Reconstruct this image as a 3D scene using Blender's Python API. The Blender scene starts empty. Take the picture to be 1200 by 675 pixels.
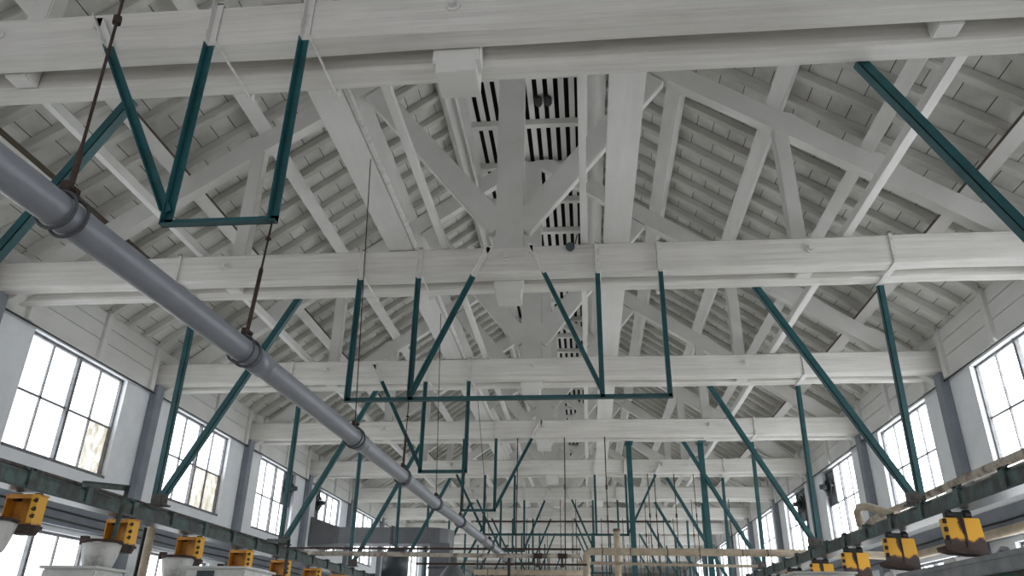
import bpy, bmesh, math, random
from mathutils import Vector, Matrix
random.seed(7)
sc = bpy.context.scene
COL = sc.collection

# ------------------------------------------------------------------ camera, world, lights, exposure
F_PX, YAW, PITCH, ROLL = 874.02, -0.0999, 0.4395, 0.0154
cam_d = bpy.data.cameras.new('camera'); cam = bpy.data.objects.new('camera', cam_d); COL.objects.link(cam)
cam_d.sensor_width = 36.0; cam_d.lens = F_PX / 1200.0 * 36.0; cam_d.clip_start = 0.05; cam_d.clip_end = 300
_fw = Vector((math.sin(YAW)*math.cos(PITCH), math.cos(YAW)*math.cos(PITCH), math.sin(PITCH)))
_r0 = Vector((math.cos(YAW), -math.sin(YAW), 0)); _u0 = _r0.cross(_fw)
_r = math.cos(ROLL)*_r0 + math.sin(ROLL)*_u0; _u = -math.sin(ROLL)*_r0 + math.cos(ROLL)*_u0
cam.matrix_world = Matrix(((_r.x, _u.x, -_fw.x, 0.70), (_r.y, _u.y, -_fw.y, 0.0), (_r.z, _u.z, -_fw.z, 1.6), (0, 0, 0, 1)))
sc.camera = cam

sc.view_settings.view_transform = 'Standard'; sc.view_settings.look = 'None'
sc.view_settings.gamma = 1.0; sc.view_settings.use_curve_mapping = False
sc.view_settings.exposure = 0.12
world = bpy.data.worlds.new('overcast_sky'); sc.world = world; world.use_nodes = True
bg = world.node_tree.nodes['Background']; bg.inputs[0].default_value = (0.80, 0.88, 1.0, 1); bg.inputs[1].default_value = 0.45
PANE_LEFT, PANE_RIGHT = 3.2, 6.4
sc.cycles.max_bounces = 10; sc.cycles.diffuse_bounces = 7

def area(name, loc, target, sx, sy, power, color):
    d = bpy.data.lights.new(name, 'AREA'); d.shape = 'RECTANGLE'; d.size = sx; d.size_y = sy; d.energy = power; d.color = color
    o = bpy.data.objects.new(name, d); COL.objects.link(o); o.location = loc
    o.rotation_euler = (Vector(target) - Vector(loc)).to_track_quat('-Z', 'Y').to_euler()
    return o
# added fill lamp behind the camera, standing in for daylight from the rear
area('rear_fill_light', (0, -2.6, 2.6), (0, 6, 6.2), 8.0, 3.6, 80, (1.0, 0.93, 0.86))

# ------------------------------------------------------------------ materials
def newmat(name):
    m = bpy.data.materials.new(name); m.use_nodes = True
    nt = m.node_tree; return m, nt, nt.nodes, nt.links, nt.nodes['Principled BSDF']

def ramp(N, stops):
    r = N.new('ShaderNodeValToRGB'); e = r.color_ramp.elements
    e[0].position, e[0].color = stops[0][0], (*stops[0][1], 1)
    e[1].position, e[1].color = stops[-1][0], (*stops[-1][1], 1)
    for p, c in stops[1:-1]:
        x = e.new(p); x.color = (*c, 1)
    return r

def timber(name, base, grain_scale, grain=0.12, bump=0.35, rough=0.62):
    """painted wood: faint grain, brush streaks, small hairline checks"""
    m, nt, N, L, b = newmat(name)
    tc = N.new('ShaderNodeTexCoord'); mp = N.new('ShaderNodeMapping'); mp.inputs['Scale'].default_value = grain_scale
    oi = N.new('ShaderNodeObjectInfo'); ad = N.new('ShaderNodeVectorMath'); ad.operation = 'ADD'
    L.new(tc.outputs['Object'], ad.inputs[0]); L.new(oi.outputs['Location'], ad.inputs[1])
    L.new(ad.outputs[0], mp.inputs[0])
    n1 = N.new('ShaderNodeTexNoise'); n1.inputs['Scale'].default_value = 1.0; n1.inputs['Detail'].default_value = 6; n1.inputs['Roughness'].default_value = 0.65
    L.new(mp.outputs[0], n1.inputs['Vector'])
    n2 = N.new('ShaderNodeTexNoise'); n2.inputs['Scale'].default_value = 1.7; n2.inputs['Detail'].default_value = 3
    L.new(ad.outputs[0], n2.inputs['Vector'])
    d = tuple(c*(1-grain) for c in base); d2 = tuple(c*f for c, f in zip(base, (1-grain*2.6, 1-grain*2.9, 1-grain*3.4)))
    r1 = ramp(N, [(0.22, d2), (0.34, d), (0.62, base)])
    L.new(n1.outputs['Fac'], r1.inputs[0])
    r2 = ramp(N, [(0.3, (0.86, 0.85, 0.83)), (0.65, (1, 1, 1))]); L.new(n2.outputs['Fac'], r2.inputs[0])
    mx = N.new('ShaderNodeMix'); mx.data_type = 'RGBA'; mx.blend_type = 'MULTIPLY'; mx.inputs['Factor'].default_value = 0.7
    L.new(r1.outputs[0], mx.inputs[6]); L.new(r2.outputs[0], mx.inputs[7])
    L.new(mx.outputs[2], b.inputs['Base Color'])
    bp_ = N.new('ShaderNodeBump'); bp_.inputs['Strength'].default_value = bump; bp_.inputs['Distance'].default_value = 0.012
    L.new(n1.outputs['Fac'], bp_.inputs['Height']); L.new(bp_.outputs[0], b.inputs['Normal'])
    b.inputs['Roughness'].default_value = rough
    return m

def speckled(name, base, dark, scale, lo, hi, rough=0.6, metal=0.0, bump=0.15):
    m, nt, N, L, b = newmat(name)
    tc = N.new('ShaderNodeTexCoord'); n = N.new('ShaderNodeTexNoise')
    n.inputs['Scale'].default_value = scale; n.inputs['Detail'].default_value = 7; n.inputs['Roughness'].default_value = 0.62
    L.new(tc.outputs['Object'], n.inputs['Vector'])
    r = ramp(N, [(lo, dark), (hi, base)]); L.new(n.outputs['Fac'], r.inputs[0]); L.new(r.outputs[0], b.inputs['Base Color'])
    b.inputs['Roughness'].default_value = rough; b.inputs['Metallic'].default_value = metal
    bm_ = N.new('ShaderNodeBump'); bm_.inputs['Strength'].default_value = bump; bm_.inputs['Distance'].default_value = 0.006
    L.new(n.outputs['Fac'], bm_.inputs['Height']); L.new(bm_.outputs[0], b.inputs['Normal'])
    return m

WHITE = (0.745, 0.73, 0.695)
M = {}
M['beam'] = timber('white_painted_beam', WHITE, (1.1, 24, 24), 0.17, 0.7)
M['timber'] = timber('white_painted_timber', (0.72, 0.715, 0.69), (2.2, 2.2, 2.2), 0.07, 0.2)
M['timber_y'] = timber('white_painted_long_timber', (0.74, 0.735, 0.72), (9, 0.8, 9), 0.08, 0.25)
M['rafter'] = timber('thin_white_wash_timber', (0.60, 0.595, 0.565), (3, 9, 9), 0.10, 0.25)
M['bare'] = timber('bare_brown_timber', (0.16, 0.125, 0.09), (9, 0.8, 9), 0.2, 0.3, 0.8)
M['strap'] = speckled('white_painted_steel', (0.68, 0.67, 0.65), (0.5, 0.49, 0.47), 14, 0.3, 0.5, 0.5)
M['teal'] = speckled('teal_painted_steel', (0.010, 0.088, 0.100), (0.007, 0.056, 0.064), 6, 0.35, 0.6, 0.42, 0.0, 0.08)
M['rail'] = speckled('worn_green_rail_paint', (0.075, 0.125, 0.118), (0.045, 0.05, 0.044), 9, 0.42, 0.6, 0.55, 0.1, 0.3)
M['rust'] = speckled('rusty_steel', (0.075, 0.045, 0.036), (0.02, 0.014, 0.013), 18, 0.35, 0.65, 0.85, 0.1, 0.4)
M['gusset'] = speckled('grimy_plate', (0.15, 0.14, 0.13), (0.06, 0.055, 0.05), 20, 0.35, 0.65, 0.85, 0.1, 0.4)
M['rod'] = speckled('rusty_rod', (0.06, 0.036, 0.032), (0.022, 0.016, 0.016), 25, 0.35, 0.65, 0.8, 0.2, 0.2)
M['pipe'] = speckled('grey_plastic_pipe', (0.235, 0.25, 0.285), (0.20, 0.215, 0.245), 5, 0.3, 0.7, 0.36, 0.0, 0.03)
M['collar'] = speckled('dark_pipe_collar', (0.075, 0.08, 0.09), (0.03, 0.03, 0.034), 20, 0.3, 0.6, 0.5)
M['wall'] = speckled('whitewashed_wall', (0.80, 0.825, 0.86), (0.73, 0.755, 0.79), 3.5, 0.3, 0.6, 0.85, 0, 0.12)
M['endwall'] = speckled('grey_end_wall', (0.42, 0.41, 0.39), (0.32, 0.31, 0.295), 1.5, 0.3, 0.6, 0.85, 0, 0.12)  # darker mottled grey-beige for the far wall
M['clad'] = timber('white_cladding_board', (0.73, 0.73, 0.715), (9, 0.7, 9), 0.06, 0.2)
M['greypaint'] = speckled('grey_wall_paint', (0.235, 0.26, 0.30), (0.19, 0.21, 0.245), 4, 0.3, 0.6, 0.7, 0, 0.1)
M['frame'] = speckled('grey_window_steel', (0.20, 0.205, 0.215), (0.12, 0.12, 0.125), 12, 0.35, 0.6, 0.6, 0.2)
M['floor'] = speckled('concrete_floor', (0.64, 0.615, 0.57), (0.52, 0.50, 0.46), 1.2, 0.3, 0.65, 0.8, 0, 0.1)
M['dark'] = speckled('shade_black_boards', (0.02, 0.02, 0.02), (0.01, 0.01, 0.01), 4, 0.3, 0.6, 0.9)  # near-black colour puts in the shade behind the ridge vent slats
M['duct'] = speckled('galvanised_duct', (0.16, 0.165, 0.175), (0.11, 0.115, 0.125), 2.2, 0.3, 0.65, 0.42, 0.35, 0.05)
M['lag'] = speckled('beige_pipe_lagging', (0.50, 0.42, 0.32), (0.33, 0.27, 0.20), 7, 0.3, 0.6, 0.8, 0, 0.25)
M['laggrime'] = speckled('stained_pipe_lagging', (0.47, 0.43, 0.37), (0.13, 0.08, 0.055), 6, 0.36, 0.55, 0.85, 0, 0.25)
M['band'] = speckled('dark_lagging_band', (0.12, 0.10, 0.08), (0.05, 0.04, 0.035), 12, 0.3, 0.6, 0.7)
M['bucket'] = speckled('chipped_white_bucket', (0.55, 0.55, 0.53), (0.20, 0.19, 0.175), 5, 0.3, 0.5, 0.6, 0, 0.15)
M['machine'] = speckled('off_white_machine_paint', (0.56, 0.57, 0.55), (0.42, 0.42, 0.40), 4, 0.3, 0.55, 0.5, 0, 0.05)
M['panel'] = speckled('dark_slate_panel', (0.035, 0.05, 0.06), (0.02, 0.03, 0.035), 6, 0.3, 0.6, 0.4)
M['oldgreen'] = speckled('flaking_green_paint', (0.05, 0.16, 0.125), (0.10, 0.085, 0.05), 14, 0.44, 0.54, 0.7, 0, 0.4)
M['tray'] = speckled('grey_tray_steel', (0.20, 0.21, 0.22), (0.12, 0.125, 0.13), 8, 0.3, 0.6, 0.5, 0.2)
M['black'] = speckled('black_iron', (0.02, 0.02, 0.022), (0.01, 0.01, 0.01), 10, 0.3, 0.6, 0.5)
M['greypanel'] = speckled('grey_infill_panel', (0.20, 0.22, 0.245), (0.16, 0.17, 0.19), 4, 0.3, 0.6, 0.7)
M['yellow_in'] = speckled('orange_yellow_enamel', (0.62, 0.27, 0.03), (0.28, 0.10, 0.025), 7, 0.33, 0.55, 0.5, 0, 0.2)

def yellow_rusty():
    """yellow enamel plate with rust bleeding from its lower edge and from the middle seam"""
    m, nt, N, L, b = newmat('rust_streaked_yellow_enamel')
    tc = N.new('ShaderNodeTexCoord'); n = N.new('ShaderNodeTexNoise'); n.inputs['Scale'].default_value = 11; n.inputs['Detail'].default_value = 6
    L.new(tc.outputs['Object'], n.inputs['Vector'])
    sp = N.new('ShaderNodeSeparateXYZ'); L.new(tc.outputs['Object'], sp.inputs[0])
    def math_(op, a, b_=None):
        q = N.new('ShaderNodeMath'); q.operation = op
        for i, v in ((0, a), (1, b_)):
            if v is None: continue
            if isinstance(v, (int, float)): q.inputs[i].default_value = v
            else: L.new(v, q.inputs[i])
        return q.outputs[0]
    low = math_('MULTIPLY', math_('SUBTRACT', -0.215, sp.outputs[2]), 9.0)          # rises towards the lower edge
    seam = math_('SUBTRACT', 0.35, math_('MULTIPLY', math_('ABSOLUTE', math_('ADD', sp.outputs[0], 0.02)), 14.0))
    k = math_('ADD', math_('MAXIMUM', low, seam), math_('MULTIPLY', math_('SUBTRACT', n.outputs['Fac'], 0.5), 1.6))
    r = ramp(N, [(0.12, (0.78, 0.40, 0.025)), (0.22, (0.30, 0.12, 0.03)), (0.34, (0.045, 0.025, 0.02))])
    L.new(k, r.inputs[0]); L.new(r.outputs[0], b.inputs['Base Color']); b.inputs['Roughness'].default_value = 0.5
    return m
M['yellow'] = yellow_rusty()

def roof_boards():
    m, nt, N, L, b = newmat('white_roof_boards')
    tc = N.new('ShaderNodeTexCoord'); br = N.new('ShaderNodeTexBrick')
    L.new(tc.outputs['UV'], br.inputs['Vector'])
    br.offset = 0.37; br.offset_frequency = 2; br.squash = 0.72; br.squash_frequency = 3
    br.inputs['Scale'].default_value = 1.0; br.inputs['Brick Width'].default_value = 0.30; br.inputs['Row Height'].default_value = 0.402
    br.inputs['Mortar Size'].default_value = 0.0042; br.inputs['Mortar Smooth'].default_value = 0.1; br.inputs['Bias'].default_value = 0.2
    br.inputs['Color1'].default_value = (0.78, 0.77, 0.74, 1); br.inputs['Color2'].default_value = (0.64, 0.635, 0.61, 1)
    br.inputs['Mortar'].default_value = (0.035, 0.033, 0.03, 1)
    n = N.new('ShaderNodeTexNoise'); n.inputs['Scale'].default_value = 5; n.inputs['Detail'].default_value = 5
    L.new(tc.outputs['UV'], n.inputs['Vector'])
    r = ramp(N, [(0.3, (0.8, 0.79, 0.77)), (0.6, (1, 1, 1))]); L.new(n.outputs['Fac'], r.inputs[0])
    mx = N.new('ShaderNodeMix'); mx.data_type = 'RGBA'; mx.blend_type = 'MULTIPLY'; mx.inputs['Factor'].default_value = 0.8
    L.new(br.outputs['Color'], mx.inputs[6]); L.new(r.outputs[0], mx.inputs[7]); L.new(mx.outputs[2], b.inputs['Base Color'])
    bm_ = N.new('ShaderNodeBump'); bm_.inputs['Strength'].default_value = 0.6; bm_.inputs['Distance'].default_value = 0.02; bm_.invert = True
    L.new(br.outputs['Fac'], bm_.inputs['Height']); L.new(bm_.outputs[0], b.inputs['Normal'])
    b.inputs['Roughness'].default_value = 0.7
    return m
M['roof'] = roof_boards()

def pane_mat(name, stained, strength):
    m, nt, N, L, b = newmat(name)
    b.inputs['Base Color'].default_value = (0.75, 0.8, 0.85, 1); b.inputs['Roughness'].default_value = 0.35
    tc = N.new('ShaderNodeTexCoord'); n = N.new('ShaderNodeTexNoise'); mp = N.new('ShaderNodeMapping')
    L.new(tc.outputs['Object'], mp.inputs[0]); L.new(mp.outputs[0], n.inputs['Vector'])
    if stained:
        mp.inputs['Scale'].default_value = (7, 7, 4); n.inputs['Scale'].default_value = 1.6; n.inputs['Detail'].default_value = 9; n.inputs['Roughness'].default_value = 0.7
        r = ramp(N, [(0.36, (0.09, 0.072, 0.040)), (0.46, (0.16, 0.14, 0.097)), (0.57, (0.29, 0.285, 0.267))])
    else:
        n.inputs['Scale'].default_value = 1.3; n.inputs['Detail'].default_value = 2
        r = ramp(N, [(0.32, (0.78, 0.82, 0.86)), (0.55, (0.95, 0.97, 0.98))])
    L.new(n.outputs['Fac'], r.inputs[0]); L.new(r.outputs[0], b.inputs['Emission Color'])
    b.inputs['Emission Strength'].default_value = strength
    return m
M['pane_left'] = pane_mat('daylit_frosted_glass', False, PANE_LEFT); M['pane_right'] = pane_mat('bright_daylit_frosted_glass', False, PANE_RIGHT)
M['stain'] = pane_mat('daylit_stained_glass', True, PANE_LEFT)

# ------------------------------------------------------------------ mesh helpers
class MB:
    def __init__(s): s.v, s.f, s.mi = [], [], []
    def hexa(s, p, mi=0):
        """eight corners: 0-3 one end ring, 4-7 the other end ring"""
        n = len(s.v); s.v += [tuple(q) for q in p]
        for q in ((0, 3, 2, 1), (4, 5, 6, 7), (0, 1, 5, 4), (1, 2, 6, 5), (2, 3, 7, 6), (3, 0, 4, 7)):
            s.f.append(tuple(n+i for i in q)); s.mi.append(mi)
        return s
    def box(s, x0, x1, y0, y1, z0, z1, mi=0):
        return s.hexa([(x0, y0, z0), (x1, y0, z0), (x1, y1, z0), (x0, y1, z0), (x0, y0, z1), (x1, y0, z1), (x1, y1, z1), (x0, y1, z1)], mi)
    def bar(s, a, b, w, h, up=(0, 0, 1), mi=0, off=(0, 0)):
        """rectangular bar from a to b: w across, h along 'up'"""
        a, b = Vector(a), Vector(b); d = (b-a).normalized(); u = Vector(up); u = (u - d*u.dot(d)).normalized(); r = d.cross(u)
        c = r*off[0] + u*off[1]
        ring = [r*(-w/2)+u*(-h/2), r*(w/2)+u*(-h/2), r*(w/2)+u*(h/2), r*(-w/2)+u*(h/2)]
        return s.hexa([a+c+q for q in ring] + [b+c+q for q in ring], mi)
    def angle(s, a, b, w, t, n1, n2):
        """L section from a to b; legs of width w laid along n1 and n2"""
        a, b = Vector(a), Vector(b); d = (b-a).normalized()
        n1 = Vector(n1); n1 = (n1 - d*n1.dot(d)).normalized(); n2 = Vector(n2); n2 = (n2 - d*n2.dot(d) - n1*n2.dot(n1)).normalized()
        def leg(p, q, wp, wq):
            ring = [Vector(), p*wp, p*wp+q*wq, q*wq]
            s.hexa([a+x for x in ring] + [b+x for x in ring])
        leg(n1, n2, w, t); leg(n2, n1, w, t)
        return s
    def tube(s, pts, r, seg=12, mi=0, caps=True, radii=None):
        pts = [Vector(p) for p in pts]; n0 = len(s.v); prev = None
        for i, p in enumerate(pts):
            d = (pts[min(i+1, len(pts)-1)] - pts[max(i-1, 0)]).normalized()
            ref = prev if prev is not None else (Vector((0, 0, 1)) if abs(d.z) < 0.9 else Vector((1, 0, 0)))
            u = (ref - d*ref.dot(d)).normalized(); prev = u; w = d.cross(u); rr = radii[i] if radii else r
            for k in range(seg):
                a = 2*math.pi*k/seg; s.v.append(tuple(p + u*(rr*math.cos(a)) + w*(rr*math.sin(a))))
        for i in range(len(pts)-1):
            for k in range(seg):
                a, b = n0+i*seg+k, n0+i*seg+(k+1) % seg
                s.f.append((a, b, b+seg, a+seg)); s.mi.append(mi)
        if caps:
            s.f.append(tuple(n0+k for k in reversed(range(seg)))); s.mi.append(mi)
            e = n0+(len(pts)-1)*seg; s.f.append(tuple(e+k for k in range(seg))); s.mi.append(mi)
        return s
    def prism(s, outline, y0, y1, axis='Y', mi=0):
        """closed outline in the two other axes, extruded along axis"""
        n = len(s.v); m = len(outline)
        for y in (y0, y1):
            for a, b in outline:
                s.v.append((a, y, b) if axis == 'Y' else ((y, a, b) if axis == 'X' else (a, b, y)))
        s.f.append(tuple(range(n, n+m))); s.mi.append(mi); s.f.append(tuple(reversed(range(n+m, n+2*m)))); s.mi.append(mi)
        for i in range(m):
            j = (i+1) % m; s.f.append((n+j, n+i, n+m+i, n+m+j)); s.mi.append(mi)
        return s
    def build(s, name, mats, parent=None, bevel=0.0, smooth=False, origin=None, wobble=0.0):
        me = bpy.data.meshes.new(name)
        o0 = Vector(origin) if origin is not None else Vector((0, 0, 0))
        me.from_pydata([tuple(Vector(v)-o0) for v in s.v], [], s.f)
        for m in (mats if isinstance(mats, (list, tuple)) else [mats]): me.materials.append(m)
        for p, mi in zip(me.polygons, s.mi): p.material_index = mi
        bm = bmesh.new(); bm.from_mesh(me); bmesh.ops.recalc_face_normals(bm, faces=bm.faces)
        if bevel: bmesh.ops.bevel(bm, geom=bm.edges[:], offset=bevel, segments=2, affect='EDGES', clamp_overlap=True)
        if wobble:
            for v in bm.verts:
                x, y, z = v.co
                v.co.z += wobble*(math.sin(x*1.7+y*.9)+.6*math.sin(x*4.3+1.0+z*3)); v.co.y += wobble*.5*math.sin(x*2.9+z*5)
        bm.to_mesh(me); bm.free()
        if smooth:
            for p in me.polygons: p.use_smooth = len(p.vertices) == 4
        o = bpy.data.objects.new(name, me); COL.objects.link(o); o.location = o0
        if parent is not None: o.parent = parent
        return o

def long_beam(x0, x1, y0, y1, z0, z1, n=36):
    """a hewn beam along X cut in n lengths so that its arrises can wander; the lower front arris is waney"""
    mb = MB(); st = []
    for i in range(n+1):
        x = x0 + (x1-x0)*i/n
        w = 0.012 + 0.013*max(0, math.sin(x*0.9+.8))+0.006*math.sin(x*3.1); h = 0.014 + 0.016*max(0, math.sin(x*.7+2.2))
        st.append([(x, y0, z0+h), (x, y0+w, z0), (x, y1-.012, z0), (x, y1, z0+.012), (x, y1, z1-.01), (x, y1-.01, z1), (x, y0+.012, z1), (x, y0, z1-.012)])
    m = 8
    for r in st: mb.v += r
    for i in range(n):
        for k in range(m):
            a, b = i*m+k, i*m+(k+1) % m; mb.f.append((a, b, b+m, a+m)); mb.mi.append(0)
    mb.f.append(tuple(range(m))); mb.mi.append(0); mb.f.append(tuple(range(n*m, n*m+m))); mb.mi.append(0)
    return mb

def empty(name, loc=(0, 0, 0)):
    o = bpy.data.objects.new(name, None); o.empty_display_size = 0.1; COL.objects.link(o); o.location = loc; return o
def tag(o, label=None, cat=None, group=None, kind=None):
    if label: o['label'] = label
    if cat: o['category'] = cat
    if group: o['group'] = group
    if kind: o['kind'] = kind
    return o
def struct(o): o['kind'] = 'structure'; return o
def copy_tree(o, parent=None):
    c = o.copy(); COL.objects.link(c)
    if parent is not None: c.parent = parent
    for ch in list(o.children): copy_tree(ch, c)
    return c

ORD = ['nearest', 'second', 'third', 'fourth', 'fifth', 'sixth', 'seventh', 'eighth', 'ninth', 'tenth', 'eleventh', 'twelfth', 'thirteenth']
def nth(k): return 'nearest' if k == 0 else ORD[k] + ' nearest'

# ------------------------------------------------------------------ the grid of the hall
BAY = 3.216
def YK(k): return 3.234 + BAY*k
NT = 13                                   # roof trusses
ZT, ZB = 5.10, 4.804                      # tie beam top and bottom
WX = 5.40                                 # inner wall face
Y_END = YK(12) + 1.2; Y_START = -3.0
SLOPE = 0.70
def zr(x): return 6.80 - SLOPE*(abs(x) - 2.77)     # top of the principal rafters
CS = 1/math.sqrt(1+SLOPE*SLOPE)
PUR_H, RAF_H = 0.19, 0.095                         # depths square to the slope
def on_slope(x, d): s = 1 if x > 0 else -1; return (x + s*d*SLOPE*CS, zr(x) + d*CS)

# ------------------------------------------------------------------ the setting
struct(MB().box(-5.7, 5.7, Y_START, Y_END, -0.2, 0).build('floor', M['floor']))
for side, s in (('left', -1), ('right', 1)):
    w = MB()
    def wbox(y0, y1, z0, z1, x0=WX, x1=WX+.28): w.box(min(s*x0, s*x1), max(s*x0, s*x1), y0, y1, z0, z1)
    for z0, z1 in ((0, 1.25), (2.64, 3.37), (4.68, 5.34)): wbox(Y_START, Y_END, z0, z1)
    ys = [Y_START] + [v for k in range(0, 10) for v in (YK(k)+.80, YK(k)+2.66)] + [Y_END]
    for i in range(0, len(ys), 2):
        y0, y1 = max(ys[i], Y_START), ys[i+1]
        if y1 > y0:
            wbox(y0, y1, 1.25, 2.64); wbox(y0, y1, 3.37, 4.68)
    struct(w.build('wall_'+side, M['wall']))
struct(MB().box(-5.7, 5.7, Y_END, Y_END+.2, 0, 8.9).build('wall_end', M['endwall']))

# roof boarding: one slab for each slope, UV = metres along the slope and along the hall
for s in (-1, 1):
    n = .13*1.0
    d0 = PUR_H + RAF_H + .006
    a = on_slope(s*.72, d0); b = on_slope(s*5.52, d0); c = on_slope(s*5.52, d0+.05); d = on_slope(s*.72, d0+.05)
    mb = MB().prism([a, b, c, d], Y_START, Y_END)
    o = mb.build('ceiling', M['roof']); struct(o)
    uv = o.data.uv_layers.new(name='uv')
    for lp in o.data.loops:
        v = o.data.vertices[lp.vertex_index].co
        uv.data[lp.index].uv = (abs(v.x)/CS, v.y - YK(0) - .235 + .402*20)
# the raised cap over the ridge, closed; near-black colour stands in for shade inside
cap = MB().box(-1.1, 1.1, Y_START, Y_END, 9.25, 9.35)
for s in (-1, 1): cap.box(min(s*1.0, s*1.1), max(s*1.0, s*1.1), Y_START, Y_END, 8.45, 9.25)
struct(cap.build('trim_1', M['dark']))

tn = [1]
def trim(mb, mat, **k):
    tn[0] += 1; return struct(mb.build('trim_%d' % tn[0], mat, **k))
for s in (-1, 1):
    def sx(a, b): return (min(s*a, s*b), max(s*a, s*b))
    # cladding boards from the window heads to the roof
    bd = MB()
    for z0, z1 in ((4.70, 4.955), (4.962, 5.155), (5.162, 5.33)): bd.box(*sx(5.355, 5.40), Y_START, Y_END, z0, z1)
    trim(bd, M['clad'], bevel=.004)
    # upright battens over the cladding
    for k in range(-1, 12):
        bt = MB()
        for off in (.47+.07, 1.84, BAY-.16): bt.box(*sx(5.31, 5.36), YK(k)+off, YK(k)+off+.10, 4.69, 5.36)
        trim(bt, M['clad'], bevel=.004)
    # grey beam and white ledge below the sills
    trim(MB().box(*sx(5.30, 5.40), Y_START, Y_END, 2.70, 3.00), M['greypaint'])
    trim(MB().box(*sx(5.27, 5.40), Y_START, Y_END, 3.00, 3.11), M['wall'], bevel=.01)
    # pilasters under the truss ends
    for k in range(-1, 13):
        trim(MB().box(*sx(5.295, 5.40), YK(k)+.002, YK(k)+.19, 0, 4.80), M['greypaint'], bevel=.008)

# ------------------------------------------------------------------ windows
wn = [0]
def window(side, k, z0, z1, variant=None):
    s = -1 if side == 'left' else 1
    y0, y1 = YK(k)+.80, YK(k)+2.66
    wn[0] += 1
    xg = s*5.50; f = MB()
    def fb(a, b, c, d, x0=5.46, x1=5.53): f.box(min(s*x0, s*x1), max(s*x0, s*x1), a, b, c, d)
    fb(y0, y1, z0, z0+.035, 5.40, 5.54); fb(y0, y1, z1-.03, z1); fb(y0, y0+.03, z0, z1); fb(y1-.03, y1, z0, z1)
    q = (y1-y0)/4; zm = z0 + (z1-z0)*.50
    for i in (1, 2, 3):
        hw = .024 if i == 2 else .010
        fb(y0+q*i-hw, y0+q*i+hw, z0, z1, 5.45 if i == 2 else 5.475, 5.53)
    fb(y0, y1, zm-.011, zm+.011, 5.475, 5.53)
    root = struct(f.build('window_%d' % wn[0], M['frame']))
    clear, dirty, blank = MB(), MB(), MB()
    for i in range(4):
        for j in range(2):
            a = (y0+q*i+.005, y0+q*(i+1)-.005, (z0, zm)[j]+.005, (zm, z1)[j]-.005)
            t = clear
            if variant and (i, j) in variant.get('stain', ()): t = dirty
            if variant and (i, j) in variant.get('blank', ()): t = blank
            t.box(min(xg, xg+s*.006), max(xg, xg+s*.006), *a)
    clear.build('pane', M['pane_'+side], root)
    if dirty.v: tag(dirty.build('pane', M['stain'], root), 'pane stained yellow brown')
    if blank.v: tag(blank.build('infill_panel', M['greypanel'], root), 'grey infill panel in place of glass')
    return root
for k in range(0, 10):
    for side in ('left', 'right'):
        v = None
        if side == 'left': v = {1: {'stain': [(3, 0)]}, 2: {'stain': [(2, 0), (3, 0)]}, 3: {'blank': [(3, 1)]}, 4: {'blank': [(0, 1), (0, 0)]}}.get(k)
        else: v = {3: {'blank': [(3, 1)]}, 4: {'blank': [(0, 1), (1, 1), (0, 0)]}}.get(k)
        window(side, k, 3.37, 4.68, v)
        window(side, k, 1.25, 2.64)
# the wall fans set in the infill panels
def wall_fan(name, x, y, z, label):
    s = 1 if x > 0 else -1
    r = empty(name, (x, y, z))
    ring = MB(); pts = []
    for i in range(25):
        a = 2*math.pi*i/24; pts.append((0, .17*math.cos(a), .17*math.sin(a)))
    ring.tube(pts, .018, 8); ring.build('shroud_ring', M['black'], r, smooth=True)
    bl = MB()
    for i in range(5):
        a = 2*math.pi*i/5; d = Vector((.25*s*0, math.cos(a), math.sin(a)))
        t = Vector((0, -math.sin(a), math.cos(a)))
        bl.bar(d*.03, d*.155, .085, .006, up=Vector((s, 0, 0))+t*.6)
    bl.build('blades', M['black'], r)
    MB().tube([(-s*.16, 0, 0), (-s*.05, 0, 0), (s*.03, 0, 0)], .05, 12, radii=[.045, .055, .05]).build('motor', M['panel'], r, smooth=True)
    br = MB()
    for a in (-.17, .17): br.bar((s*.0, 0, a), (-s*.10, 0, a*.3), .02, .02); br.bar((0, a, 0), (s*.09, a, 0), .02, .02)
    br.build('bracket', M['frame'], r)
    return tag(r, label, 'fan')
q = 1.86/4
wall_fan('wall_fan', -5.42, YK(3)+.80+q*3.5, 4.36, 'black wall fan in grey panel of the third visible left window')
wall_fan('wall_fan', -5.42, YK(4)+.80+q*.5, 4.36, 'black wall fan in grey panel of the fourth visible left window')
wall_fan('wall_fan', 5.42, YK(3)+.80+q*3.5, 4.36, 'black wall fan high in the far corner of the third right window')
wall_fan('wall_fan', 5.42, YK(4)+.80+q*1.0, 4.36, 'black wall fan at the near corner of the fourth right window')

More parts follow.
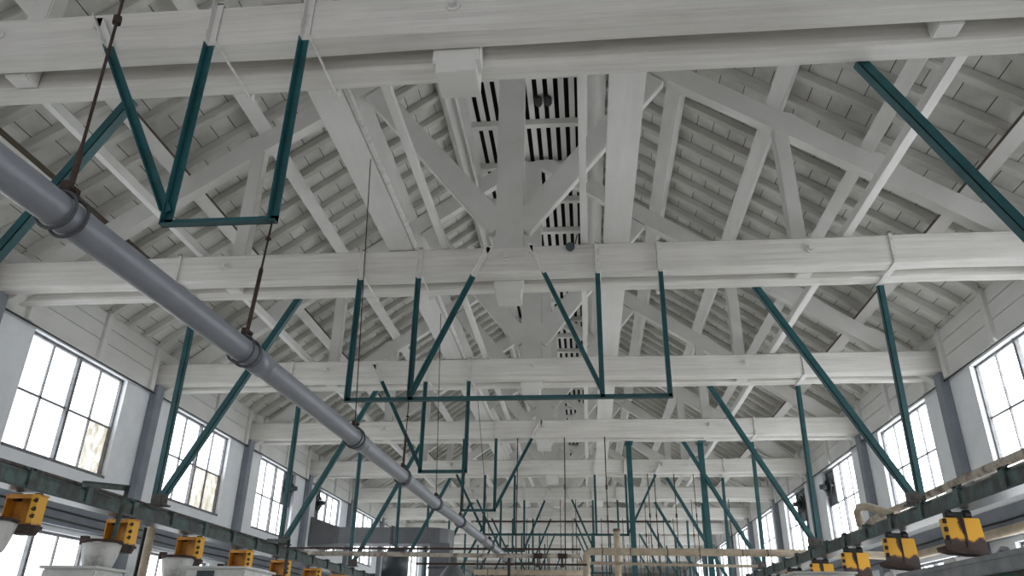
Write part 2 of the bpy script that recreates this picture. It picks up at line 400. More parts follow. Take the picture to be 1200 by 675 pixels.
# ------------------------------------------------------------------ roof trusses
T0, T1 = .17, .305                        # the gap between the twin tie beams, where posts and rafters stand
def make_truss():
    r = empty('roof_truss', (0, YK(0), 0))
    for a, b in ((0, .17), (.305, .47)):
        tb = long_beam(-5.41, 5.41, a, b, ZB, ZT).build('tie_beam', M['beam'], r, wobble=.004)
        if a == 0:
            for bx, bz in ((0, 4.985), (-2.88, 4.97), (2.88, 4.97)):
                bo = MB().tube([(bx, -.012, bz), (bx, .01, bz)], .045, 14).tube([(bx, -.045, bz), (bx, -.005, bz)], .024, 6)
                bo.build('bolt', M['strap'], tb)
    kp = MB().box(-.145, .145, T0+.006, T1-.006, 4.72, 8.46); kp.build('king_post', M['timber'], r, bevel=.008)
    kb = MB().box(-.122, .122, T0+.004, .41, 4.636, 4.803); kb.box(.005, .122, T0+.001, T0+.01, 4.64, 4.80); kb.build('king_post_foot', M['timber'], r, bevel=.006)
    for s in (-1, 1):
        qp = MB().box(*((2.775, 2.925) if s > 0 else (-2.925, -2.775)), T0+.006, T1-.006, 4.80, zr(2.85)-.10)
        qp.build('queen_post', M['timber'], r, bevel=.01)
        br = MB().bar((s*.10, .2375, 5.43), (s*1.60, .2375, 7.30), T1-T0-.02, .25, up=(0, 0, 1)); br.build('brace', M['timber'], r, bevel=.01)
        # principal rafter, a bowed natural timber: cleats under the purlins make humps on its back
        out_t, out_b = [], []
        for i in range(41):
            x = .06 + (5.40-.06)*i/40
            bow = .025*math.sin(x*1.3)
            hump = 0
            for px in (2.80, 3.66, 4.50):
                t = x - (px+.10)
                if 0 <= t < .40: hump = max(hump, .075*(1-t/.40)**1.5)
            out_t.append((s*x, min(8.48, zr(x)+hump))); out_b.append((s*x, zr(x)-.285-bow*.6))
        MB().prism(out_t + out_b[::-1], T0+.004, T1-.004).build('principal_rafter', M['timber'], r)
    return r
truss0 = make_truss()
for k in range(NT):
    t = truss0 if k == 0 else copy_tree(truss0)
    t.location.y = YK(k)
    tag(t, ('white timber roof truss whose twin tie beams cross the very top of the picture' if k == 0 else
            'white timber roof truss, %s to the viewer, with twin tie beams and king post' % nth(k)), 'roof truss', 'white king post trusses along the hall')

# ------------------------------------------------------------------ purlins, rafters, ridge vent
PX = [(.87, 1.005), (1.775, 1.925), (2.735, 2.87), (3.60, 3.715), (4.445, 4.55)]
PN = ['top purlin beside the ridge vent', 'second purlin down from the ridge', 'middle purlin', 'fourth purlin down from the ridge', 'lowest purlin nearest the eaves']
for s in (-1, 1):
    for i, (x0, x1) in enumerate(PX):
        a, b = on_slope(s*x0, .004), on_slope(s*x1, .004); d, c = on_slope(s*x0, PUR_H), on_slope(s*x1, PUR_H)
        mb = MB().prism([a, b, c, d], 0.2, Y_END, mi=0)
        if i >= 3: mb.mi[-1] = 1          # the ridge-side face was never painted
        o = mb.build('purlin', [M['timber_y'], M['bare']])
        tag(o, 'long white %s, %s roof slope' % (PN[i], 'left' if s < 0 else 'right') + (', brown upper side' if i >= 3 else ''), 'purlin', 'purlins on the %s slope' % ('left' if s < 0 else 'right'))

rafter_src = {}
for s in (-1, 1):
    a, b = on_slope(s*.86, PUR_H+.003), on_slope(s*5.15, PUR_H+.003); d, c = on_slope(s*.80, PUR_H+.003+RAF_H), on_slope(s*5.13, PUR_H+.003+RAF_H)
    rafter_src[s] = MB().prism([a, b, c, d], -.048, .048).build('common_rafter', M['rafter'], bevel=.008)
for s in (-1, 1):
    nm = 'left' if s < 0 else 'right'; first = True
    for k in range(10):
        for i in range(8):
            o = rafter_src[s] if first else rafter_src[s].copy()
            if not first: COL.objects.link(o)
            first = False
            o.location = (0, YK(k)+.235+.402*i, 0)
            pl = ['against the truss', 'first clear of the truss', 'second clear of the truss', 'just before mid-bay', 'at mid-bay', 'just past mid-bay', 'second before the next truss', 'last before the next truss'][i]
            tag(o, 'white rafter on %s slope beyond %s truss, %s' % (nm, nth(k), pl), 'rafter', 'common rafters on the %s slope' % nm)

vent = empty('ridge_vent', (0, 0, 8.46))
def vp(mb, name, mat, **k):
    return mb.build(name, mat, vent, **k)
for s in (-1, 1):
    vp(MB().box(min(s*.835, s*.868), max(s*.835, s*.868), .2, Y_END, 8.02-8.46, .14), 'curb_board', M['timber_y'])
i = 0
x = -.80
while x < .84:
    vp(MB().box(x-.04, x+.04, .2, Y_END, .10, .12), 'slat', M['timber_y']); x += .146
for k in range(0, 11):
    for off in (.36, 1.43, 2.50):
        y = YK(k)+off
        vp(MB().box(-.836, .836, y-.05, y+.05, 0, .10), 'crossbar', M['timber'], bevel=.006)
tag(vent, 'long slatted white ridge vent with dark gaps along the roof peak', 'vent')
for xx, lb in ((.19, 'left'), (.325, 'right')):
    lump = MB().tube([(0, -.10, .0), (0, -.05, .0), (0, .05, .0), (0, .1, 0)], .05, 10, radii=[.025, .055, .055, .03])
    o = lump.build('dark_lump', M['black'], None, smooth=True); o.location = (xx, YK(1)+1.98, 8.50)  # added lumps standing in for dark bulges of unknown nature between the slats
    tag(o, 'small dark lump stuck between the ridge vent slats, %s of the pair' % lb, 'lump', 'dark lumps in the ridge vent')

# ------------------------------------------------------------------ planks and battens lying on the tie beams
def lying(name, x0, x1, h, label, cat, mat='timber_y', z0=ZT):
    o = MB().box(x0, x1, .3, YK(12)+.6, z0+.004, z0+h).build(name, M[mat], bevel=.006)
    return tag(o, label, cat)
lying('walk_plank', -1.195, -.94, .05, 'wide white plank lying lengthwise on the tie beams, left of the king posts', 'plank')
lying('walk_plank', .94, 1.195, .05, 'wide white plank lying lengthwise on the tie beams, right of the king posts', 'plank')
lying('batten', -.66, -.60, .08, 'narrow white batten on the tie beams between left plank and king posts', 'batten')
lying('batten', .72, .78, .08, 'narrow white batten on the tie beams between king posts and right plank', 'batten')
lying('batten', -3.20, -3.13, .09, 'narrow white batten on the tie beams outside the left queen posts', 'batten')
lying('batten', 3.20, 3.285, .09, 'narrow white batten on the tie beams outside the right queen posts', 'batten')
o = MB().tube([(-.915, .3, 5.128), (-.915, YK(8), 5.128)], .026, 10).build('conduit', M['strap'], smooth=True)
tag(o, 'white painted tube running along the inner edge of the left plank', 'conduit')

# ------------------------------------------------------------------ teal hanging frames in the middle of the hall
AW, AT = .046, .006
def strap_top(parent, x0, z0, x1, z1):
    """white painted upper end of a hanger, hooked over the beam"""
    m = MB().angle((x0, -.006, z0), (x1, -.006, z1), AW, AT, (1, 0, 0), (0, -1, 0))
    m.box(min(x0, x0+.045), max(x0, x0+.045), -.012, .17, ZT+.001, ZT+.012)
    return m.build('painted_top', M['strap'], parent)
def hanger_leg(parent, x, zb, side=1):
    leg = MB().angle((x, -.006, ZB-.03), (x, -.006, zb), AW, AT, (side, 0, 0), (0, -1, 0)).build('leg', M['teal'], parent)
    tag(strap_top(leg, x, ZT+.012, x, ZB-.03), 'white painted upper end')
    tie = MB().tube([(x+.05, -.02, ZB-.006), (x+.05, .50, ZB-.006)], .008, 6).box(x+.03, x+.07, .48, .51, ZB-.03, ZB+.03)
    tag(tie.build('tie_rod', M['strap'], parent), 'white tie rod under the beams')
    return leg
def hanger_brace(parent, x0, x1, zb=3.60):
    """slanted angle iron from the beam top at x0 to the foot at x1; its upper end is white"""
    z0 = 5.09 if abs(x0) < 1 else 5.03
    t = (z0-(ZB-.03))/(z0-zb); xm = x0+(x1-x0)*t
    b = MB().angle((xm, -.03, ZB-.03), (x1, -.03, zb), AW, AT, (1, 0, 0), (0, -1, 0)).build('brace', M['teal'], parent)
    m = MB().angle((x0, -.03, z0), (xm, -.03, ZB-.03), AW, AT, (1, 0, 0), (0, -1, 0)).box(x0, x0+.05, -.036, .002, z0-.07, z0)
    tag(m.build('painted_top', M['strap'], b), 'white painted upper end')
    return b
def frame(k, legs, bars, braces, label):
    r = empty('angle_iron_hanger', (0, YK(k), 0))
    for x in legs: hanger_leg(r, x, 3.53)
    for a, b in bars:
        MB().angle((a, -.006, 3.53), (b+AW, -.006, 3.53), AW, AT, (0, 0, 1), (0, -1, 0)).build('bottom_bar', M['teal'], r)
    for a, b in braces: hanger_brace(r, a, b)
    return tag(r, label, 'hanging frame', 'teal frames hung from the tie beams')
frame(0, [-1.475, -.895], [(-1.475, -.895)], [(-2.23, -1.475)], 'teal U-shaped angle iron frame hung from the nearest truss with one slanting brace')
frame(1, [-1.465, -.885, .852, 1.445], [(-1.465, 1.445)], [(-.20, -.865), (.205, .85)], 'wide teal angle iron frame with four legs on second nearest truss')
frame(2, [-1.457, -.86], [(-1.457, -.86)], [(-2.20, -1.457)], 'teal U-shaped angle iron frame on third nearest truss, brace slanting from the left')
frame(3, [-1.41, -.85], [(-1.41, -.85)], [(-.05, -.83)], 'teal U-shaped angle iron frame on fourth nearest truss, brace slanting from the right')
frame(4, [-1.45, -.81, .885, 1.53], [(-1.45, 1.53)], [(-2.20, -1.45), (2.3, 1.55)], 'wide teal frame with full bottom bar on the fifth nearest truss')
frame(5, [-1.45, -.86, .86, 1.47], [(-1.45, -.86)], [(-.2, -.85), (.2, .85), (-2.2, -1.45)], 'teal frame on the sixth nearest truss with inner slanting braces')
frame(6, [-1.45, -.86, .88], [(-1.45, -.86)], [(-2.2, -1.45), (-.2, -.85), (.2, .85)], 'dark teal frame far off on the seventh nearest truss')
frame(7, [-1.45, -.86, .86, 1.45], [(-1.45, 1.45)], [(-.2, -.85), (.2, .85)], 'dark teal frame far off on the eighth nearest truss')
frame(8, [-1.45, -.86, .86], [(-1.45, -.86)], [(-2.2, -1.45)], 'small far teal frame on the ninth nearest truss')
frame(9, [-1.45, -.86, .86, 1.45], [(-1.45, 1.45)], [(-.2, -.85), (.2, .85)], 'small far teal frame on the tenth nearest truss')

# ------------------------------------------------------------------ teal V struts carrying the side rails
SW = .062
def vstrut(k, s):
    r = empty('v_strut', (0, YK(k)+.47, 0))
    inner, outer, foot = (-2.23, -3.37, -3.33) if s < 0 else (2.42, 3.62, 3.55)
    MB().angle((inner, .004, ZB+.02), (foot-s*.02, .004, 2.735), SW, .007, (s, 0, 0), (0, 1, 0)).build('strut', M['teal'], r)
    MB().angle((outer, .004, ZB+.02), (foot+s*.03, .004, 2.735), SW*.9, .007, (s, 0, 0), (0, 1, 0)).build('strut', M['teal'], r)
    for x in (outer,):
        m = MB().box(x-.02, x+.045, -.485, .02, ZB-.012, ZB-.004).box(x-.015, x+.015, -.487, -.476, ZB-.01, ZT+.02).box(x-.015, x+.015, -.487, -.30, ZT+.008, ZT+.02)
        tag(m.build('strap', M['strap'], r), 'white flat strap round the twin beams')
    MB().box(foot-.085, foot+.085, -.07, .075, 2.69, 2.705).box(foot-.08, foot+.08, .0, .012, 2.705, 2.80).build('gusset_plate', M['gusset'], r)
    side = 'left' if s < 0 else 'right'
    tag(r, 'teal V-shaped pair of struts on the %s side, hung from %s truss' % (side, nth(k)), 'strut', 'V struts along the %s rail' % side)
for k in range(0, 9):
    for s in (-1, 1): vstrut(k, s)
# tall columns standing on the floor beyond the fourth truss
for x, lb in ((1.50, 'tall teal steel column right of centre, reaching the fourth nearest tie beams'), (2.77, 'tall teal steel column second from centre on the right side')):
    y = YK(3)+.63
    m = MB().box(x-.045, x+.045, y-.045, y-.037, 0, ZB).box(x-.045, x+.045, y+.037, y+.045, 0, ZB).box(x-.004, x+.004, y-.04, y+.04, 0, ZB)
    c = m.build('column', M['teal'], origin=(x, y, 0)); tag(c, lb, 'column')
    MB().box(-.1, .1, -.1, .1, 0, .012).build('base_plate', M['teal'], c)
    MB().box(-.07, .07, -.24, .07, ZB-.012, ZB).build('head_plate', M['teal'], c)

# ------------------------------------------------------------------ the grey pipe and its hangers
PIPE = [(1.15, -.93, 2.775), (1.93, -.955, 2.82), (3.22, -.90, 2.822), (4.83, -.845, 2.815), (6.43, -.872, 2.86), (8.04, -.888, 2.892), (9.65, -.875, 2.925), (11.0, -.75, 2.86), (12.5, -.527, 2.721)]
PR = .057
def ppos(y):
    for (a, ax, az), (b, bx, bz) in zip(PIPE, PIPE[1:]):
        if a <= y <= b:
            t = (y-a)/(b-a); return Vector((ax+(bx-ax)*t, y, az+(bz-az)*t))
root = empty('grey_pipe', ppos(6.0))
ps = [ppos(1.15+(12.5-1.15)*i/60) for i in range(61)]
MB().tube([p-root.location for p in ps], PR, 24).build('pipe_run', M['pipe'], root, smooth=True)
for y in (3.345, 5.0, 6.56, 8.19, 9.77, 10.9):
    a, b = ppos(y-.07), ppos(y+.07)
    MB().tube([a-root.location, b-root.location], PR+.006, 24).build('coupling', M['pipe'], root, smooth=True)
e0, e1 = ppos(12.3), ppos(12.5)
MB().tube([e0-root.location, e1-root.location+(e1-e0)*.35], PR+.012, 20).build('end_flange', M['collar'], root, smooth=True)
tag(root, 'long grey plastic pipe running away from the viewer below the tie beams', 'pipe')
def pipe_hanger(y, top, label, thick=.008, turnbuckle=None):
    p = ppos(y); r = empty('pipe_hanger', p)
    d = (ppos(y+.05)-ppos(y-.05)).normalized()
    for dy in (-.03, .03):
        u = Vector((0, 0, 1)); u = (u-d*u.dot(d)).normalized(); w = d.cross(u)
        ring = [d*dy + (u*math.cos(a)+w*math.sin(a))*(PR+.011) for a in [2*math.pi*i/24 for i in range(25)]]
        MB().tube(ring, .006, 6, caps=False).build('clip_ring', M['collar'], r, smooth=True)
    MB().box(-.012, .012, -.035, .035, PR+.004, PR+.05).tube([(-.03, 0, PR+.03), (.03, 0, PR+.03)], .008, 6).build('clip_lug', M['rust'], r)
    t = Vector(top)-p
    MB().tube([(0, 0, PR+.03), t], thick*.55, 8).build('rod', M['rod'], r, smooth=True)
    if turnbuckle:
        a = Vector((0, 0, PR+.03)); dd = t-a
        f0, f1 = turnbuckle
        MB().tube([a+dd*f0, a+dd*(f0+.02), a+dd*(f1-.03), a+dd*f1], .012, 8, radii=[.007, .010, .011, .006]).build('flat_bar', M['rust'], r)
        MB().tube([a+dd*min(.97, f1+.25), a+dd*min(.99, f1+.265)], .016, 6).build('nut', M['rod'], r)
    return tag(r, label, 'pipe hanger', 'rods carrying the grey pipe')
pipe_hanger(1.93, (-1.04, 1.95, 5.104), 'rusty rod hanging the near end of the grey pipe, leftmost hanger', .010, (.0, .085))
pipe_hanger(3.205, (-.87, 3.205, 3.53), 'rusty rod from the nearest teal frame down to the grey pipe', .010, (.0, .58))
pipe_hanger(4.86, (-.96, 4.90, 5.104), 'thin rod from the left plank down to the pipe before the second truss', .007)
pipe_hanger(6.42, (-.865, 6.42, 3.53), 'short rod from the second nearest frame down to the grey pipe', .008, (.0, .5))
pipe_hanger(8.05, (-.96, 8.08, 5.104), 'thin rod from the left plank down to the pipe beyond the second truss', .007)
pipe_hanger(9.63, (-.84, 9.63, 3.53), 'short rod from the third nearest frame down to the grey pipe', .008, (.0, .5))
pipe_hanger(11.3, (-.96, 11.3, 5.104), 'thin rod from the left plank down to the far pipe end', .007)

# ------------------------------------------------------------------ side conveyor rails
def rail(s):
    xc = -3.40 if s < 0 else 3.54
    r = empty('conveyor_rail', (xc, 0, 2.61))
    prof = []
    for a in range(0, 181, 20): prof.append((.055*math.cos(math.radians(a)), .022+.052*math.sin(math.radians(a))*.8))
    prof += [(-.055, -.055), (-.068, -.055), (-.068, -.068), (.068, -.068), (.068, -.055), (.055, -.055)]
    MB().prism(prof, 2.2, 30.0).build('beam', M['rail'], r)
    MB().box(-.085, .085, 2.2, 30.0, -.08, -.068).build('lower_flange', M['panel'], r)
    y = 3.12 if s < 0 else 3.25
    while y < 20:
        m = MB().box(-.074, .074, y-.02, y+.02, .06, .075).box(.055, .074, y-.035, y+.035, -.078, .075).box(-.074, -.055, y-.035, y+.035, -.078, .075)
        m.prism([(y-.10, .075), (y+.02, .075), (y+.02, .03)], -.006 - .06*s - .004, -.06*s+.004, axis='X')
        m.build('clamp', M['rail'], r); y += .69
    return tag(r, 'long worn green conveyor rail with clamps along the %s side' % ('left' if s < 0 else 'right'), 'rail')
for s in (-1, 1): rail(s)
# loose pipes lying on the rails
o = MB().tube([(-3.45, 2.4, 2.703), (-3.452, 6, 2.704), (-3.45, 9, 2.703), (-3.452, 11.4, 2.703)], .016, 8).build('cable', M['gusset'], smooth=True)
tag(o, 'grimy cable lying on top of the left green rail', 'cable')
o = MB().tube([(3.668, 2.6, 2.712), (3.668, 5.0, 2.714), (3.67, 7.2, 2.712), (3.665, 9.4, 2.71), (3.668, 11.2, 2.71)], .026, 10).build('tube', M['laggrime'], smooth=True)
tag(o, 'stained thin tube lying on top of the right green rail', 'tube')
o = MB().tube([(3.86, 3.2, 2.86), (3.86, 6.6, 2.86), (3.86, 8.8, 2.85), (3.86, 9.3, 2.80), (3.85, 9.6, 2.6), (3.85, 9.62, 2.2)], .036, 12).build('tube', M['laggrime'], smooth=True)
tag(o, 'brown and grey supply tube running just above the right rail', 'tube')
for y, lb in ((3.6, 'short green arm off right rail, at the picture edge'), (5.5, 'short green arm off right rail above the largest yellow plate'), (7.6, 'short green arm off right rail above the second yellow plate')):
    o = MB().bar((3.597, y, 2.63), (3.86, y, 2.80), .03, .012).build('pipe_bracket', M['rail'])
    tag(o, lb + ', carrying the supply tube', 'bracket')
o = MB().tube([(3.52, 8.30, 2.695), (3.51, 8.30, 2.84), (3.53, 8.26, 2.885), (3.58, 8.18, 2.875), (3.74, 7.90, 2.75)], .04, 12).build('pipe_elbow', M['lag'], smooth=True)
tag(o, 'short beige bent pipe standing on the right rail', 'pipe')

# L-shaped arm that hangs by the left rail
def l_arm(y, label):
    r = empty('drop_bracket', (-3.324, y, 2.70))
    MB().angle((0, 0, .0), (.10, .44, .045), .045, .007, (0, 0, -1), (1, 0, 0)).build('arm', M['rail'], r)
    MB().angle((.10, .44, .045), (.16, .30, -.40), .04, .007, (1, 0, 0), (0, 1, 0)).build('drop', M['rail'], r)
    return tag(r, label, 'bracket')
l_arm(5.74, 'green L-shaped arm dropping from left rail to the second white bucket')
l_arm(9.55, 'green L-shaped arm dropping from left rail beside the fourth yellow carrier')

# yellow carriers under the rails
def carrier_left():
    r = empty('carrier', (-3.40, 0, 2.53))
    t = MB().tube([(-.10, .05, -.033), (-.06, .05, -.033)], .031, 12).tube([(.06, .05, -.033), (.10, .05, -.033)], .031, 12).box(-.11, .11, .03, .07, -.04, -.015)
    t.build('trolley_wheels', M['black'], r)
    MB().box(-.13, .11, .10, .11, -.235, -.02).build('back_plate', M['yellow_in'], r, bevel=.002)
    MB().box(-.135, .12, 0, .115, -.03, -.018).box(-.135, .12, -.004, .006, -.05, -.018).box(-.135, -.125, 0, .11, -.235, -.02).build('top_flange', M['yellow_in'], r, bevel=.002)
    sp = MB().box(.105, .115, 0, .11, -.25, -.02).box(.075, .12, -.008, .002, -.25, -.02); sp.build('side_flange', M['yellow'], r)
    for z in (-.065, -.125, -.175):
        MB().tube([(.118, -.012, z-.014), (.118, -.012, z+.014)], .012, 8).box(.095, .128, -.016, -.006, z-.006, z+.006).build('hinge', M['rust'], r)
    MB().box(-.14, .125, -.03, .12, -.258, -.235).prism([(-.05, -.258), (.12, -.258), (.105, -.30), (-.02, -.30)], -.03, .10).build('rusty_tray', M['rust'], r)
    return r
def carrier_right():
    r = empty('carrier', (3.50, 0, 2.55))
    t = MB().tube([(-.10, .05, -.054), (-.06, .05, -.054)], .032, 12).tube([(.03, .05, -.054), (.07, .05, -.054)], .032, 12).box(-.11, .08, .03, .07, -.09, -.04)
    t.build('trolley_wheels', M['black'], r)
    MB().prism([(-.135, -.085), (.115, -.09), (.128, -.345), (.02, -.335), (-.02, -.31), (-.05, -.285), (-.125, -.30)], 0, .10).build('face_plate', M['yellow'], r, bevel=.004)
    MB().box(-.015, .0, -.006, .0, -.34, -.09).build('seam', M['rust'], r)
    for z in (-.11, -.17, -.23): MB().tube([(-.14, -.006, z-.016), (-.14, -.006, z+.016)], .016, 8).build('hinge', M['rust'], r)
    MB().prism([(-.17, -.285), (-.05, -.275), (-.02, -.30), (.13, -.345), (.128, -.358), (-.10, -.335), (-.165, -.315)], -.012, .16).build('rusty_tray', M['rust'], r)
    return r
cl, cr = carrier_left(), carrier_right()
for i in range(8):
    o = cl if i == 0 else copy_tree(cl); o.location.y = 5.24 + 1.262*i
    tag(o, ('yellow open-fronted carrier at the left picture edge under the green rail' if i == 0 else 'yellow open-fronted carrier under the left rail, %s from the viewer' % ORD[i]), 'carrier', 'yellow carriers under the left rail')
for i in range(7):
    o = cr if i == 0 else copy_tree(cr); o.location.y = 6.05 + 1.235*i
    tag(o, ('largest rust-edged yellow carrier plate under the right rail, nearest the viewer' if i == 0 else 'rust-edged yellow carrier plate under the right rail, %s from the viewer' % ORD[i]), 'carrier', 'yellow carriers under the right rail')
# white buckets at the carriers
def bucket_mesh(parent):
    b = MB(); n = 16
    prof = [(-.02, .135), (0, .15), (-.02, .147), (-.10, .134), (-.18, .112), (-.20, .10)]
    b.tube([(0, 0, z) for z, _ in prof], .1, 10, radii=[q for _, q in prof]); return b
def bucket(x, y, z):
    r = empty('bucket', (x, y, z))
    bucket_mesh(r).build('shell', M['bucket'], r, smooth=True)
    pts = [(.146*math.cos(a), .146*math.sin(a), 0) for a in [2*math.pi*i/20 for i in range(21)]]
    MB().tube(pts, .011, 6, caps=False).box(-.19, -.13, -.02, .02, -.02, .045).build('rusty_rim', M['rust'], r, smooth=False)
    return r
b0 = bucket(-3.16, 5.98, 2.285)
for i in range(6):
    o = b0 if i == 1 else copy_tree(b0)
    o.location = (-3.21, 4.78 + 1.24*i, 2.265)
    tag(o, ['chipped white bucket cut by the left picture edge', 'chipped white bucket with rusty rim beside the second yellow carrier', 'chipped white bucket with rusty rim beside the third yellow carrier',
            'white bucket beside the fourth yellow carrier', 'white bucket beside the fifth yellow carrier', 'white bucket beside the sixth yellow carrier'][i], 'bucket', 'white buckets under the left rail')
br0 = None
for i in range(5):
    m = MB().prism([(-.13, 0), (.13, 0), (.115, -.22), (-.115, -.22)], -.1, .1)
    if br0 is None: br0 = m.build('white_box', M['bucket'], bevel=.012); o = br0
    else: o = br0.copy(); COL.objects.link(o)
    o.location = (3.49, 6.13+1.235*i, 2.185)
    tag(o, 'grey white box hanging under the right side yellow carrier %s from the viewer' % ORD[i], 'box', 'white boxes under the right rail')

# ------------------------------------------------------------------ machines whose tops show at the lower edge
def cabinet(x0, x1, y0, y1, zt, label, panel=None):
    r = empty('machine_cabinet', ((x0+x1)/2, (y0+y1)/2, 0)); l = r.location
    MB().box(x0-l.x, x1-l.x, y0-l.y, y1-l.y, 0, zt-.02).build('body', M['machine'], r, bevel=.012)
    MB().box(x0-l.x-.02, x1-l.x+.02, y0-l.y-.02, y1-l.y+.02, zt-.02, zt).build('lid', M['machine'], r, bevel=.006)
    if panel:
        a, b, c, d = panel; MB().box(a-l.x, b-l.x, y0-l.y-.012, y0-l.y+.004, c, d).build('dark_window', M['panel'], r)
    return tag(r, label, 'machine')
cabinet(-2.98, -2.42, 7.0, 7.7, 2.165, 'off-white machine cabinet with dark square window at lower left', (-2.86, -2.70, 1.95, 2.125))
cabinet(-3.48, -3.05, 5.75, 6.15, 2.06, 'white machine top below the second white bucket')
cabinet(2.72, 3.29, 8.0, 8.6, 2.235, 'white box-shaped machine top under the right rail')
r = empty('green_machine', (2.95, 4.0, 0))
MB().box(-.36, .4, -1.8, .95, 0, 1.90).build('body', M['oldgreen'], r, bevel=.02)
MB().box(-.40, .45, -1.85, 1.0, 1.90, 1.955).prism([(-.40, 1.955), (-.36, 1.955), (-.36, 1.985), (-.40, 1.985)], -1.85, 1.0).build('top_tray', M['tray'], r, bevel=.005)
MB().tube([(-.38, -.32, 1.95), (-.38, -.32, 1.972), (-.38, -.30, 1.992), (-.38, -.26, 2.0), (-.38, -.22, 1.985), (-.38, -.205, 1.95)], .011, 10).build('loop_handle', M['pipe'], r, smooth=True)
tag(r, 'green flaking machine hood with grey top tray at the lower right corner', 'machine')

# ------------------------------------------------------------------ cross pipes, duct and small services
def lagged_pipe(name, pts, rad, mat, bands, label):
    r = empty(name, pts[0]); p0 = Vector(pts[0])
    MB().tube([Vector(p)-p0 for p in pts], rad, 18).build('lagging', M[mat], r, smooth=True)
    for a, b in bands:
        MB().tube([Vector(a)-p0, Vector(b)-p0], rad+.004, 18).build('band', M['band'], r, smooth=True)
    return tag(r, label, 'pipe')
Yp = 11.5
bands = [((x, Yp, 2.764-.004*(x-.9)), (x+.014, Yp, 2.764-.004*(x-.9))) for x in (.92, 1.32, 1.85, 2.30, 2.9, 3.25, 3.9, 4.35)]
lagged_pipe('lagged_pipe', [(.69, Yp, 1.2), (.69, Yp, 2.60), (.69, Yp, 2.70), (.715, Yp, 2.745), (.76, Yp, 2.763), (.9, Yp, 2.764), (3.0, Yp, 2.757), (4.0, Yp, 2.748), (5.12, Yp, 2.72), (5.2, Yp-.06, 2.71), (5.22, Yp-.2, 2.712), (5.22, 8.0, 2.73), (5.22, 3.0, 2.735)], .052, 'lag', bands,
            'beige lagged pipe crossing the hall on the right and turning down at centre')
lagged_pipe('lagged_pipe', [(-4.4, Yp+.1, 2.735), (-3.0, Yp+.1, 2.727), (-1.64, Yp+.1, 2.718)], .036, 'laggrime', [((-2.55, Yp+.1, 2.7243), (-2.54, Yp+.1, 2.7243))], 'stained white pipe crossing at the lower left centre')
lagged_pipe('lagged_pipe', [(-1.64, Yp+.1, 2.714), (-.6, Yp+.1, 2.708), (.6, Yp+.1, 2.708)], .030, 'laggrime', [((x, Yp+.1, 2.708), (x+.12, Yp+.1, 2.708)) for x in (.0, .3)], 'rust-stained pipe at bottom centre under the dark bar')
lagged_pipe('lagged_pipe', [(-1.0, 11.9, 2.50), (.68, 11.9, 2.50)], .04, 'lag', [((-.8, 11.9, 2.5), (-.79, 11.9, 2.5))], 'beige pipe at the bottom edge left of the downturned pipe')
lagged_pipe('lagged_pipe', [(.55, 12.682, 2.712), (2.7, 12.682, 2.68), (3.35, 12.682, 2.675)], .022, 'lag', [], 'thin beige pipe running under the larger lagged pipe')
lagged_pipe('lagged_pipe', [(1.19, 12.75, 1.5), (1.19, 12.75, 3.12), (1.19, 12.75, 3.20)], .052, 'lag', [((1.19, 12.75, 3.2), (1.19, 12.75, 3.24))], 'upright beige lagged pipe stub right of centre')
o = MB().box(-5.02, .61, 12.9, 12.945, 2.925, 2.955).build('dark_bar', M['rust']); tag(o, 'long dark rusty bar crossing above the stained pipes', 'bar')
o = MB().box(-1.75, .7, Yp-.3, Yp-.25, 2.545, 2.57).build('dark_bar', M['rust']); tag(o, 'dark rusty bar at the bottom edge below the stained pipes', 'bar')
o = MB().box(-.47, -.43, Yp+.16, Yp+.20, 0, 2.70).build('post', M['black']); tag(o, 'black upright post beside the far end of the grey pipe', 'post')
# valves on the stained pipe
for i, (x, lb) in enumerate(((-.02, 'rusty valve on the centre pipe, left one'), (.34, 'rusty valve on the centre pipe, right one'))):
    r = empty('valve', (x, Yp+.1, 2.708))
    MB().tube([(-.06, 0, 0), (-.03, 0, 0), (.03, 0, 0), (.06, 0, 0)], .04, 12, radii=[.045, .036, .036, .045], caps=False).build('body', M['rust'], r)
    MB().tube([(0, -.032, -.03), (0, -.05, -.14)], .012, 8).tube([(-.03, -.05, -.145), (.03, -.05, -.145)], .014, 8).build('handle', M['rust'], r)
    tag(r, lb, 'valve')

# big sheet-metal duct from the left wall
Yd = 17.2
r = empty('air_duct', (-4.8, Yd, 3.7)); l = r.location
d = MB(); za, zb_ = 3.46, 3.80
plan = [(-4.8, Yd-.30), (-3.2, Yd-.30), (-2.75, Yd-.30), (-2.52, Yd-.22), (-2.36, Yd-.05), (-2.28, Yd+.25), (-2.28, Yd+.30), (-4.8, Yd+.30)]
d.prism([(x-l.x, y-l.y) for x, y in plan], za-l.z, zb_-l.z, axis='Z'); d.build('run', M['duct'], r, bevel=.01)
MB().box(-3.60-l.x, -3.55-l.x, -.32, .32, za-.03-l.z, zb_+.03-l.z).build('flange', M['collar'], r)
MB().hexa([(-5.385-l.x, -.5, -.33), (-5.385-l.x, .5, -.33), (-5.385-l.x, .5, .30), (-5.385-l.x, -.5, .30), (-4.78-l.x, -.30, -.24), (-4.78-l.x, .30, -.24), (-4.78-l.x, .30, .10), (-4.78-l.x, -.30, .10)]).build('transition', M['duct'], r)
MB().box(-2.72-l.x, -2.29-l.x, -.22, .28, 1.2-l.z, za+.02-l.z).build('drop', M['duct'], r, bevel=.008)
MB().box(-2.75-l.x, -2.26-l.x, -.25, .31, 2.95-l.z, 2.99-l.z).build('flange', M['collar'], r)
tag(r, 'grey sheet-metal air duct from left wall, turning down at lower left centre', 'duct')
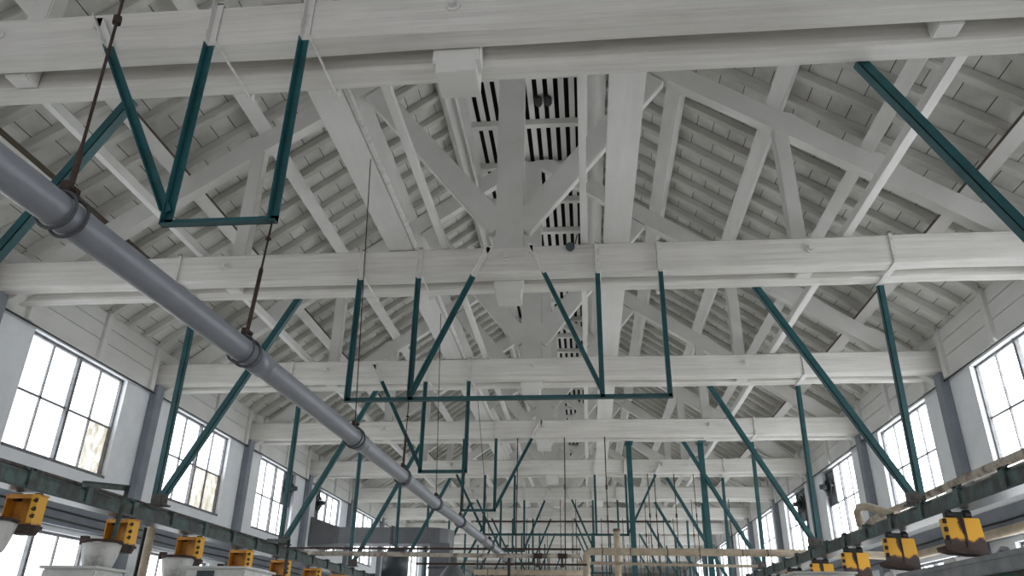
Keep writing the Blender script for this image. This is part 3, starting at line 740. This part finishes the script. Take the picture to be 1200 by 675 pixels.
# dark cone hopper below the duct
o = MB().tube([(0, 0, 0), (0, 0, .12), (0, 0, .42), (0, 0, .55)], .2, 14, radii=[.30, .30, .07, .07]).build('hopper', M['duct'], smooth=True)
o.location = (-1.62, 13.6, 2.35); tag(o, 'grey cone-shaped hopper top at the lower centre', 'hopper')
MB().tube([(0, 0, -2.35), (0, 0, .01)], .28, 14).build('drum', M['duct'], o, smooth=True)
o = MB().tube([(0, 0, 0), (0, .0, .35), (0, 0, .5)], .3, 14, radii=[.26, .26, .16]).build('fan_housing', M['panel'], smooth=True)
o.location = (-2.96, 14.9, 2.62); tag(o, 'dark round fan housing below the air duct at left', 'fan housing')
MB().tube([(0, 0, -2.62), (0, 0, .01)], .10, 10).build('stand', M['panel'], o)
# upright beige pipe and black rod below the left rail
o = MB().tube([(-3.92, 7.9, 0), (-3.92, 7.9, 2.62), (-3.80, 7.9, 2.69), (-3.60, 7.9, 2.64)], .045, 12).build('standing_pipe', M['lag'], smooth=True); tag(o, 'upright beige pipe under the left rail beside black rod', 'pipe')
o = MB().tube([(-3.68, 7.35, 0), (-3.66, 7.35, 2.545)], .018, 8).build('standing_rod', M['black'], smooth=True); tag(o, 'black upright rod under the left rail beside beige pipe', 'rod')

# lamp on the second tie beam
r = empty('spot_lamp', (.62, YK(1)-.02, 5.06))
MB().tube([(0, -.05, -.02), (0, -.02, 0), (0, .015, .005)], .04, 14, radii=[.045, .042, .02]).build('lamp_head', M['panel'], r, smooth=True)
MB().tube([(0, .0, 0), (.05, .01, .05), (.07, .04, .16)], .006, 6).build('lamp_cord', M['black'], r)
tag(r, 'small dark round lamp at the top of the second nearest tie beam', 'lamp')

# dark conduits along the window heads, cables
for s, nm in ((-1, 'left'), (1, 'right')):
    o = MB().tube([(s*5.335, Y_START+.2, 4.675), (s*5.335, 40, 4.675)], .012, 6).build('conduit', M['black']); tag(o, 'thin dark conduit along the %s window heads' % nm, 'conduit')
    for i, z in enumerate((2.86, 2.76)):
        o = MB().tube([(s*5.28, 3.0+j*1.2, z-.012*(j % 2)) for j in range(18)], .010, 6).build('cable', M['black'])
        tag(o, '%s black cable along the grey band of the %s wall' % (('upper', 'lower')[i], nm), 'cable')

# dark strips across the far tie beams
o = MB().box(-2.5, 3.1, YK(6)-.18, YK(6)-.12, 4.66, 4.70).build('dark_strip', M['rust']); tag(o, 'long thin dark strip crossing below the seventh nearest tie beams', 'strip')
for x in (-2.3, -.62, 1.3, 2.9): MB().tube([(x, YK(6)-.15, 4.69), (x, YK(6)-.15, 4.86), (x, YK(6)+.004, 4.86)], .006, 6).build('hook', M['rod'], o)
# thin wires hanging in the far middle of the hall
WL = 'thin dark wire hanging from the far tie beams among many alike'
src = {}
rng = random.Random(3)
wires = []
for k, xs in ((4, (2.05, 2.15, 2.62, 3.0)), (5, (-1.9, .1, .45, 1.9, 2.2, 2.45, 3.3, 4.2)), (6, (-2.3, -1.0, .3, 1.15, 1.75, 2.0, 2.9, 3.15)), (7, (-1.9, -.6, .2, 1.6, 1.9, 2.15, 2.4, 2.6, 2.75, 3.1)), (8, (-2.4, .4, 1.2, 1.8, 2.2, 2.5, 2.8, 3.1)), (3, (-.45, .35, 1.05))):
    for x in xs:
        wires.append((k, x))
for k, x in wires:
    ln = ZB - 2.2 + .02
    if 'w' not in src:
        o = MB().tube([(0, 0, .0), (.004, 0, -.8), (-.004, 0, -1.6), (0, 0, -2.62)], .009, 6).build('hanging_wire', M['rod']); src['w'] = o
        MB().box(-.012, .012, -.014, .014, -.9, -.82).build('clasp', M['rod'], o)
    else: o = copy_tree(src['w'])
    o.location = (x + rng.uniform(-.05, .05), YK(k)+.08, ZB+.004); o.rotation_euler = (0, rng.uniform(-.02, .02), rng.uniform(0, 3))
    tag(o, WL, 'wire', 'thin wires hanging in the far half of the hall')
